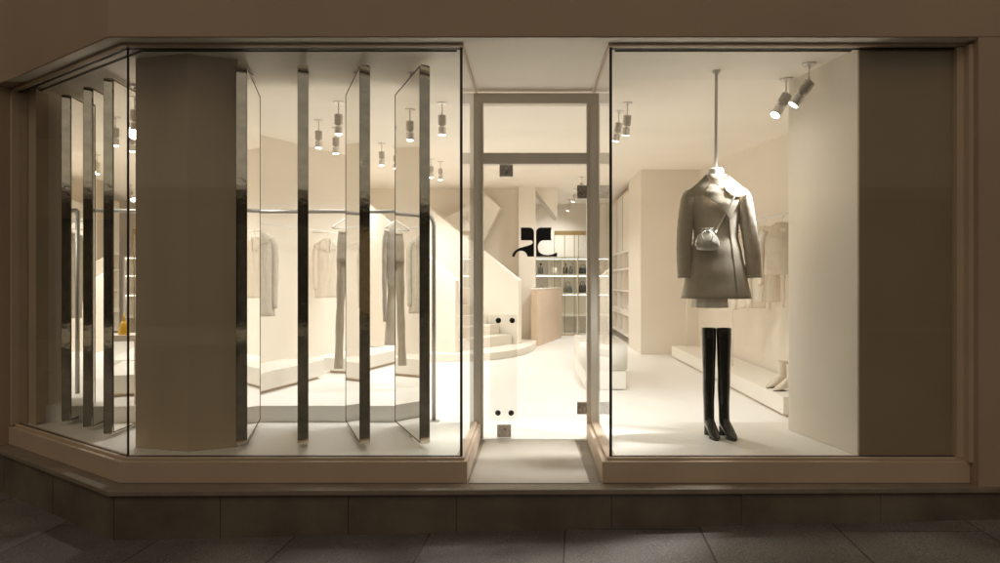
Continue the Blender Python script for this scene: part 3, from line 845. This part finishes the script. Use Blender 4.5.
# -- crossbody bag
bg = thing('crossbody_bag', 'silver pouch bag with gathered top hung across the taupe coat', 'bag', (1.275, 0.50, 0), R(-9))
b = NB()
BT = [(-0.065, 0.030, 0.018), (-0.058, 0.066, 0.034), (-0.030, 0.082, 0.044), (0.0, 0.078, 0.042), (0.035, 0.060, 0.034), (0.058, 0.034, 0.024), (0.068, 0.028, 0.020), (0.085, 0.042, 0.028)]
rings = [ring(rx, ry, 1.335+z, 28, -0.092, -0.158, fold=0.05 if z > 0 else 0.02, kf=9) for z, rx, ry in BT]
loft(b, rings); obj('pouch', b, M['silver'], bg, True)
b = NB(); tube(b, [(-0.092 + 0.034*math.cos(a), -0.158 + 0.026*math.sin(a), 1.398) for a in [2*math.pi*i/20 for i in range(21)]], 0.006, 8, cap=False)
tube(b, bez([(-0.105, -0.190, 1.40), (-0.13, -0.205, 1.375), (-0.118, -0.21, 1.335)], 5), 0.004, 6)
tube(b, bez([(-0.085, -0.190, 1.40), (-0.06, -0.206, 1.37), (-0.07, -0.21, 1.33)], 5), 0.004, 6)
obj('drawstring', b, M['silver'], bg, True)
b = NB()
sp = [(-0.040, -0.150, 1.385)] + [(x, fy_(x, z)-0.020, z) for x, z in ((-0.012, 1.43), (0.030, 1.51), (0.070, 1.59), (0.100, 1.655))] + [(0.118, -0.055, 1.70), (0.112, 0.0, 1.728), (0.10, 0.06, 1.70)]
tube(b, bez(sp, 6), 0.007, 8, 0.4); obj('strap', b, M['silver'], bg, True)

# -- hangers and hanging clothes
def make_hanger(label, loc, rz, group, half=0.17, first=[]):
    if not first:
        t = thing('clothes_hanger', label, 'hanger', loc, rz, group)
        b = NB()
        hook = [(0.022*math.cos(a), 0, -0.022 + 0.022*math.sin(a)) for a in [R(205-i*20.5) for i in range(11)]]
        hook += [(0.020, 0, -0.035), (0.004, 0, -0.060), (0, 0, -0.085)]
        tube(b, hook, 0.003, 8); obj('hook', b, M['chrome'], t, True)
        b = NB()
        tube(b, bez([(-0.17, 0, -0.165), (-0.10, 0, -0.130), (-0.03, 0, -0.097), (0, 0, -0.086), (0.03, 0, -0.097), (0.10, 0, -0.130), (0.17, 0, -0.165)], 5), 0.008, 10)
        tube(b, [(-0.165, 0, -0.168), (0.165, 0, -0.168)], 0.005, 8); obj('arms', b, M['whitemetal'], t, True)
        first.append(t)
    else:
        t = copy_tree(first[0]); t.location = loc; t.rotation_euler = (0, 0, rz); t['label'] = label; t['group'] = group
    t.scale = (half/0.17, 1, 1)
    return t
GH, GW, GR = 'hangers on the grey rail', 'hangers on the left wall rail', 'hangers on the right rail'

def make_top(name, label, cat, m, loc, rz, length, hw, sleeve, group=None, collar=True, flare=1.05, depth=0.06, zipper=False):
    """jacket/coat/sweater hanging from a hanger; origin at the rail"""
    t = thing(name, label, cat, loc, rz, group)
    zt = -0.10
    tab = [(zt-length, hw*flare, depth*1.15), (zt-length*0.55, hw*0.95, depth), (zt-0.20, hw*0.98, depth), (zt-0.09, hw, depth*0.9), (zt-0.05, hw*0.82, depth*0.75), (zt-0.015, hw*0.42, depth*0.62), (zt+0.01, hw*0.30, depth*0.55)]
    obj('body', body_mesh(tab, 22, 0.05, 7, random.random()*6), m, t, True)
    f = front_y(tab)
    for s in (-1, 1):
        b = NB(); p = bez([(s*hw*0.86, 0, zt-0.075), (s*hw*1.06, 0.0, zt-0.20), (s*hw*1.10, -0.008, zt-sleeve*0.6), (s*hw*1.06, -0.02, zt-sleeve)], 6)
        tube(b, p, [depth*0.78 - depth*0.28*i/len(p) + 0.002*math.sin(i*1.7) for i in range(len(p))], 16, 1.0)
        obj('sleeve', b, m, t, True)
    if collar:
        b = NB()
        for s in (-1, 1):
            q = [(s*0.035, zt+0.005), (s*hw*0.55, zt-0.02), (s*hw*0.80, zt-0.115), (s*hw*0.35, zt-0.135), (s*0.012, zt-0.165)]
            patch(b, q, f, 0.005, 0.006, 3)
        obj('collar', b, m, t, 'auto')
    if zipper:
        b = NB(); patch(b, [(0.0, zt-0.165), (0.016, zt-0.165), (0.016, zt-length+0.01), (0.0, zt-length+0.01)], f, 0.003, 0.004, 3)
        obj('front_flap', b, m, t, 'auto')
        b = NB(); patch(b, [(-hw*0.98, zt-length+0.055), (hw*0.98, zt-length+0.055), (hw*1.0, zt-length+0.005), (-hw*1.0, zt-length+0.005)], f, 0.002, 0.004, 4)
        obj('hem_band', b, m, t, 'auto')
        b = NB(); patch(b, [(-0.03, zt-0.05), (0.03, zt-0.05), (0.03, zt-0.085), (-0.03, zt-0.085)], f, 0.003, 0.002, 1)
        obj('neck_label', b, M['ivory'], t)
    return t
def make_trousers(label, m, loc, rz, length, hw, group=None):
    t = thing('trousers', label, 'trousers', loc, rz, group)
    zt = -0.17
    b = NB(); tabw = [(zt-0.26, hw*1.06, 0.055), (zt-0.1, hw*1.02, 0.05), (zt, hw*0.9, 0.038)]
    obj('hips', body_mesh(tabw, 10, 0.03, 6), m, t, True)
    b.free()
    for s in (-1, 1):
        b = NB(); p = bez([(s*hw*0.50, 0, zt-0.14), (s*hw*0.58, -0.004, zt-0.42), (s*hw*0.70, 0.006, zt-0.75), (s*hw*0.86, 0, zt-length)], 8)
        tube(b, p, [hw*0.56 - hw*0.13*min(1, 1.6*i/len(p)) + hw*0.10*max(0, i/len(p)-0.6) + 0.0025*math.sin(i*0.9+s) for i in range(len(p))], 18, 0.8)
        obj('leg', b, m, t, True)
    b = NB(); loft(b, [ring(hw*0.92, 0.041, zt-0.03), ring(hw*0.91, 0.040, zt+0.004)]); obj('waistband', b, m, t, True)
    return t

# grey tube rail
RZ = 1.665; RY = 1.69
cr = thing('clothes_rail', 'grey bent tube clothes rail standing behind the mirror panels', 'clothes rail', (0, RY, 0))
path = [(-0.83, 0, FL)] + [(-0.83, 0, FL+1.0), (-0.83, 0, RZ-0.12)]
path += [(-0.83-0.12+0.12*math.cos(a), 0, RZ-0.12+0.12*math.sin(a)) for a in [R(15*i) for i in range(1, 7)]]
path += [(-2.0, 0, RZ), (-3.25, 0, RZ)]
b = NB(); tube(b, path, 0.0175, 14); obj('tube', b, M['tubegray'], cr, True)
b = NB(); tube(b, [(-3.25, 0, RZ+0.0), (-3.25, 0, 0.126)], 0.0172, 14); obj('upright', b, M['tubegray'], cr, True)
b = NB(); lathe(b, [(0.001, FL+0.0005), (0.05, FL+0.0005), (0.05, FL+0.01), (0.02, FL+0.012), (0.001, FL+0.012)], 20, -0.83, 0); obj('foot_plate', b, M['tubegray'], cr)
RH = RZ+0.0205
make_hanger('white hanger holding the greige trousers on the grey rail', (-1.585, RY, RH), R(38), GH, 0.12)
make_trousers('long greige trousers hanging from the grey rail behind the mirror panels', M['greige'], (-1.575, RY, RH-0.02), R(24), 1.17, 0.078)
make_hanger('white hanger holding the fine knit top on the grey rail', (-1.135, RY, RH), R(12), GH, 0.11)
make_top('knit_top', 'fine beige knit top with long sleeves hanging from the grey rail', 'top', M['knit'], (-1.135, RY, RH), R(12), 0.58, 0.105, 0.86, collar=False, depth=0.034, flare=0.85)
sk = thing('skirt', 'pale ivory skirt hanging under the knit top on the grey rail', 'skirt', (-1.135, RY+0.01, RH), R(12))
obj('body', body_mesh([(-1.16, 0.115, 0.05), (-0.9, 0.10, 0.045), (-0.66, 0.088, 0.030)], 14, 0.09, 9, 1.0), M['ivory'], sk, True)

# thin white rail on the slanting left wall
wr = thing('wall_rail', 'thin white clothes rail fixed along the slanting left wall', 'clothes rail', (0, 0, 0))
WZ = 1.675
def wl(y, off=0.22): return Vector((-3.02 + (y-3.0)*0.2444 + off, y - off*0.24, WZ))
b = NB(); tube(b, [wl(2.75), wl(4.2), wl(5.6)], 0.010, 10); obj('tube', b, M['whitemetal'], wr, True)
b = NB()
for y in (3.0, 4.3, 5.5): tube(b, [wl(y), wl(y, 0.0)+Vector((0, 0, 0.0))], 0.008, 8)
obj('bracket', b, M['whitemetal'], wr, True)
p = wl(2.92); make_hanger('white hanger on the wall rail carrying the long beige coat', (p.x, p.y, WZ+0.013), R(28), GW, 0.16)
make_top('long_coat', 'long beige coat hanging on the left wall rail beside the first mirror panel', 'coat', M['knit'], (p.x, p.y, WZ+0.013), R(20), 0.88, 0.165, 0.80, depth=0.05)
p = wl(4.25); make_hanger('white hanger on the wall rail under the ivory blouse', (p.x, p.y, WZ+0.013), R(34), GW, 0.14)
make_top('blouse', 'ivory blouse hanging on the wall rail behind the greige trousers', 'blouse', M['ivory'], (p.x, p.y, WZ+0.013), R(34), 0.72, 0.14, 0.62, depth=0.045)

# right-hand rail
RX = 2.44; RRZ = 1.72
rr_ = thing('clothes_rail', 'thin white clothes rail on slim uprights along the right wall', 'clothes rail', (RX, 0, 0))
b = NB(); tube(b, [(0, 1.95, RRZ), (0, 6.5, RRZ)], 0.010, 10); obj('tube', b, M['whitemetal'], rr_, True)
for y in (4.05, 6.45):
    b = NB(); tube(b, [(-0.02, y, 0.0505), (-0.02, y, RRZ-0.0)], 0.009, 10); obj('upright', b, M['whitemetal'], rr_, True)
HZ = RRZ+0.013
make_hanger('hanger under the short cream jacket on the right rail', (RX, 2.50, HZ), R(-6), GR, 0.16)
make_top('jacket', 'short cream leather jacket with wide collar on the right rail', 'jacket', M['jacket'], (RX, 2.50, HZ), R(-6), 0.50, 0.185, 0.60, depth=0.06, zipper=True)
for y, l_, sl, lab, rz_, nm in ((2.95, 0.78, 0.84, 'ivory coat on the right rail, directly behind the cream jacket', 10, 'ivory_coat'), (3.40, 0.86, 0.88, 'ivory coat on the right rail, second behind the cream jacket', -4, 'ivory_coat'), (3.85, 0.72, 0.78, 'ivory coat on the right rail, farthest behind the cream jacket', 6, 'ivory_coat')):
    make_hanger('hanger of the ivory coat on the right rail'+lab.split(',')[1].replace('the cream', 'the'), (RX-0.01, y, HZ), R(rz_), GR, 0.16)
    make_top(nm, lab, 'coat', M['ivory'], (RX-0.01, y, HZ), R(rz_), l_, 0.17, sl, 'ivory coats on the right rail', depth=0.055)

# ------------------------------------------------------------------ ceiling spotlights
GS = 'adjustable ceiling spotlights'
def make_spot():
    t = thing('ceiling_spotlight', '-', 'spotlight', (0, 0, 0), 0, GS)
    b = NB(); lathe(b, [(0.001, -0.0005), (0.046, -0.0005), (0.046, -0.010), (0.040, -0.013), (0.001, -0.013)], 28); obj('canopy', b, M['chrome'], t)
    b = NB(); lathe(b, [(0.001, -0.0132), (0.006, -0.0132), (0.006, -0.128), (0.001, -0.128)], 12); obj('rod', b, M['chrome'], t, True)
    b = NB()
    lathe(b, [(0.001, -0.092), (0.018, -0.092), (0.020, -0.098), (0.034, -0.100), (0.036, -0.104), (0.036, -0.165), (0.034, -0.168), (0.001, -0.168)], 28)
    h = obj('lamp_head', b, M['chrome'], t, False, loc=(0, 0, -0.128))
    b = NB()
    prof = [(0.001, 0.012), (0.034, 0.012)]
    for i in range(9):
        z = 0.010 - i*0.0105
        prof += [(0.038, z), (0.038, z-0.005), (0.029, z-0.006), (0.029, z-0.0098)]
    prof += [(0.016, -0.0865), (0.001, -0.0865)]
    lathe(b, prof, 28); obj('heat_sink', b, M['sink'], h)
    b = NB(); lathe(b, [(0.001, -0.1685), (0.030, -0.1685), (0.029, -0.172), (0.001, -0.174)], 24); obj('lens', b, M['lens'], h)
    return t
sproto = make_spot()
def light_data(name, e, size, blend, col=(1.0, 0.99, 0.972)):
    l = bpy.data.lights.new(name, 'SPOT'); l.energy = e; l.spot_size = R(size); l.spot_blend = blend
    l.color = col; l.shadow_soft_size = 0.05
    return l
LG = light_data('room_beam', 25, 156, 1.0)
LX = light_data('right_room_beam', 84, 160, 1.0)
LE = light_data('entrance_beam', 48, 172, 1.0)
LR = light_data('window_beam', 330, 42, 1.0)
LR2 = light_data('coat_beam', 650, 44, 1.0)
LD = light_data('room_beam_deep', 105, 158, 1.0)
def place_spot(label, x, y, tilt=(0, 0), ld=None, first=[]):
    if not first: t = sproto; first.append(1)
    else: t = copy_tree(sproto_clean)
    t.location = (x, y, ceil_z(y)); t['label'] = label
    h = [c for c in t.children if c.name.startswith('lamp_head')][0]
    h.rotation_euler = (tilt[0], tilt[1], 0)
    lo = bpy.data.objects.new('lamp_beam', ld or LG); COL.objects.link(lo)
    lo.parent = h; lo.location = (0, 0, -0.18)
    return t
sproto_clean = sproto
class _S: pass
spots = [
    ('chrome spotlight hanging between the entrance-side mirror panel and the window corner', -0.738, 1.53, (0, 0), LE),
    ('chrome spotlight hanging behind the middle mirror panels, upper of the two there', -1.588, 1.49, (0, 0), LG),
    ('chrome spotlight hanging just below and behind the upper one near the middle mirror panels', -1.98, 2.78, (0, 0), LG),
    ('chrome spotlight nearest the left wall, left of the middle mirror panels', -2.02, 2.35, (0, 0.0), LG),
    ('chrome spotlight in the middle of the left room, left one of a pair', -1.76, 3.9, (0, 0), LG),
    ('chrome spotlight in the middle of the left room, right one of a pair', -1.66, 4.25, (0, 0), LG),
    ('small far spotlight above the staircase, left one', -1.41, 5.5, (0, 0), LD),
    ('small far spotlight above the staircase, right one', -1.33, 5.85, (0, 0), LD),
    ('spotlight left of the coat by the door post, nearer of two', 0.80, 1.52, (0.38, 0.06), LX),
    ('spotlight left of the coat by the door post, farther of two', 0.775, 1.88, (0.30, 0.16), LX),
    ('bright tilted window spotlight at upper right, nearer the glass', 1.828, 0.35, None, LR),
    ('bright tilted window spotlight at upper right, beside the nearer one', 1.80, 0.68, None, LR2),
    ('far spotlight seen through the door glass, nearest of the row', 0.89, 7.8, (0.0, 0.3), LD),
    ('far spotlight seen through the door glass, middle of the row', 0.87, 9.3, (0.0, 0.3), LD),
    ('far spotlight seen through the door glass, last of the row', 0.86, 11.0, (0.2, 0.3), LD),
    ('added unseen spotlight behind the brown pillar of the bay', -2.62, 1.35, (0, 0), LE),  # extra lamp out of view, fills the bay and window front
    ('added unseen spotlight deep on the left, hidden behind the mirror panel that reflects trousers', -3.05, 7.2, (0, 0), LD),  # extra lamp out of view, brightens the back of the shop
    ('added unseen spotlight above the stair flight, hidden behind the mirror panel nearest the entrance', -2.25, 7.9, (0, 0), LD),  # extra lamp out of view, lifts the area behind the stairs
]
coat_target = Vector((1.33, 0.50, 1.65))
for lab, x, y, tilt, ld in spots[::-1]:
    # copies are taken before the prototype gets its own beam
    t = copy_tree(sproto)
    t.location = (x, y, ceil_z(y)); t['label'] = lab
    if tilt is not None: t.scale = (0.9, 0.9, 0.9)
    h = [c for c in t.children if c.name.startswith('lamp_head')][0]
    if tilt is None:
        d = ((coat_target if ld is LR2 else Vector((1.30, 0.48, 1.60))) - Vector((x, y, ceil_z(y)-0.128))).normalized()
        q = Vector((0, 0, -1)).rotation_difference(d); h.rotation_euler = q.to_euler()
    else:
        h.rotation_euler = (tilt[0], tilt[1], 0)
    lo = bpy.data.objects.new('lamp_beam', ld); COL.objects.link(lo)
    lo.parent = h; lo.location = (0, 0, -0.19)
def drop(o):
    for c in list(o.children): drop(c)
    bpy.data.objects.remove(o)
drop(sproto)

# ------------------------------------------------------------------ the street behind the camera (seen in the polished edges)
ob = thing('opposite_building', 'building across the street with dark shopfronts under pale stone', 'building', (0, -13.0, gz(0)))
b = NB(); box(b, -14, 14, -1.5, 0, 0.3, 3.55); obj('shopfront', b, M['darkwall'], ob)
for i in range(9):
    b = NB(); box(b, -13.6+i*3.05, -11.2+i*3.05, 0.001, 0.08, 0.5, 2.9, 0.01)
    obj('shutter' if i % 3 else 'added_lit_window', b, M['shutter'] if i % 3 else M['added_glow'], ob)  # every third one is an added glowing panel, mottling the edge reflections
b = NB(); box(b, -14, 14, -1.5, 0.14, 3.551, 3.80, 0.02); obj('cornice', b, M['palestone'], ob)
nb = thing('neighbouring_building', 'plastered building closing the street beyond the canted bay', 'building', (-13.0, 0, gz(-13)))
b = NB(); box(b, -1.5, 0, -13.0, 14, 0.0, 7.6); obj('wall', b, M['facade'], nb)
for i in range(7):
    b = NB(); box(b, 0.001, 0.05, -11.5+i*3.4, -9.9+i*3.4, 0.6, 2.9, 0.01); obj('shutter', b, M['shutter'], nb)
    b = NB(); box(b, 0.001, 0.04, -11.4+i*3.4, -10.2+i*3.4, 4.4, 6.3, 0.01); obj('window', b, M['shutter'], nb)

# ------------------------------------------------------------------ world, sun, camera
SUN_EL, SUN_AZ = 46.0, 205.0     # azimuth clockwise from +y: high, from the street side and a little left
w_ = bpy.data.worlds.new('World'); SC.world = w_; w_.use_nodes = True
nt = w_.node_tree; bgn = nt.nodes['Background']
sky = nt.nodes.new('ShaderNodeTexSky'); sky.sky_type = 'NISHITA'; sky.sun_disc = False
sky.sun_elevation = R(SUN_EL); sky.sun_rotation = R(SUN_AZ)
hs = nt.nodes.new('ShaderNodeHueSaturation'); hs.inputs['Saturation'].default_value = 0.25
nt.links.new(sky.outputs[0], hs.inputs['Color'])
mxc = nt.nodes.new('ShaderNodeMix'); mxc.data_type = 'RGBA'; mxc.blend_type = 'MULTIPLY'; mxc.inputs[0].default_value = 1.0
nt.links.new(hs.outputs[0], mxc.inputs[6]); mxc.inputs[7].default_value = (1.0, 0.82, 0.62, 1)
nt.links.new(mxc.outputs[2], bgn.inputs['Color'])
bgn.inputs['Strength'].default_value = 0.040
sl = bpy.data.lights.new('dusk_sun', 'SUN'); sl.energy = 0.26; sl.angle = R(35); sl.color = (1.0, 0.80, 0.55)
so = bpy.data.objects.new('dusk_sun', sl); COL.objects.link(so)
az, el = R(SUN_AZ), R(SUN_EL)
sd = Vector((math.sin(az)*math.cos(el), math.cos(az)*math.cos(el), math.sin(el)))
so.rotation_euler = sd.to_track_quat('Z', 'Y').to_euler(); so.location = (0, -6, 8)

cd = bpy.data.cameras.new('camera'); cam = bpy.data.objects.new('camera', cd); COL.objects.link(cam)
cam.location = (0, -D, EYE); cam.rotation_euler = (R(90), 0, 0)
cd.sensor_width = 36; cd.lens = F/1000*36; cd.shift_x = -0.031; cd.shift_y = 0.0
cd.clip_start = 0.05; cd.clip_end = 200
SC.camera = cam

SC.view_settings.view_transform = 'Standard'; SC.view_settings.look = 'None'
SC.view_settings.exposure = 0; SC.view_settings.gamma = 1
SC.view_settings.use_curve_mapping = False
cy = SC.cycles
cy.max_bounces = 12; cy.diffuse_bounces = 10; cy.glossy_bounces = 8; cy.transmission_bounces = 8; cy.transparent_max_bounces = 24
cy.sample_clamp_indirect = 6; cy.caustics_refractive = False; cy.caustics_reflective = True; cy.blur_glossy = 1.0
cy.use_denoising = True
cy.use_adaptive_sampling = True; cy.adaptive_threshold = 0.01
try: cy.denoiser = 'OPENIMAGEDENOISE'
except Exception: pass
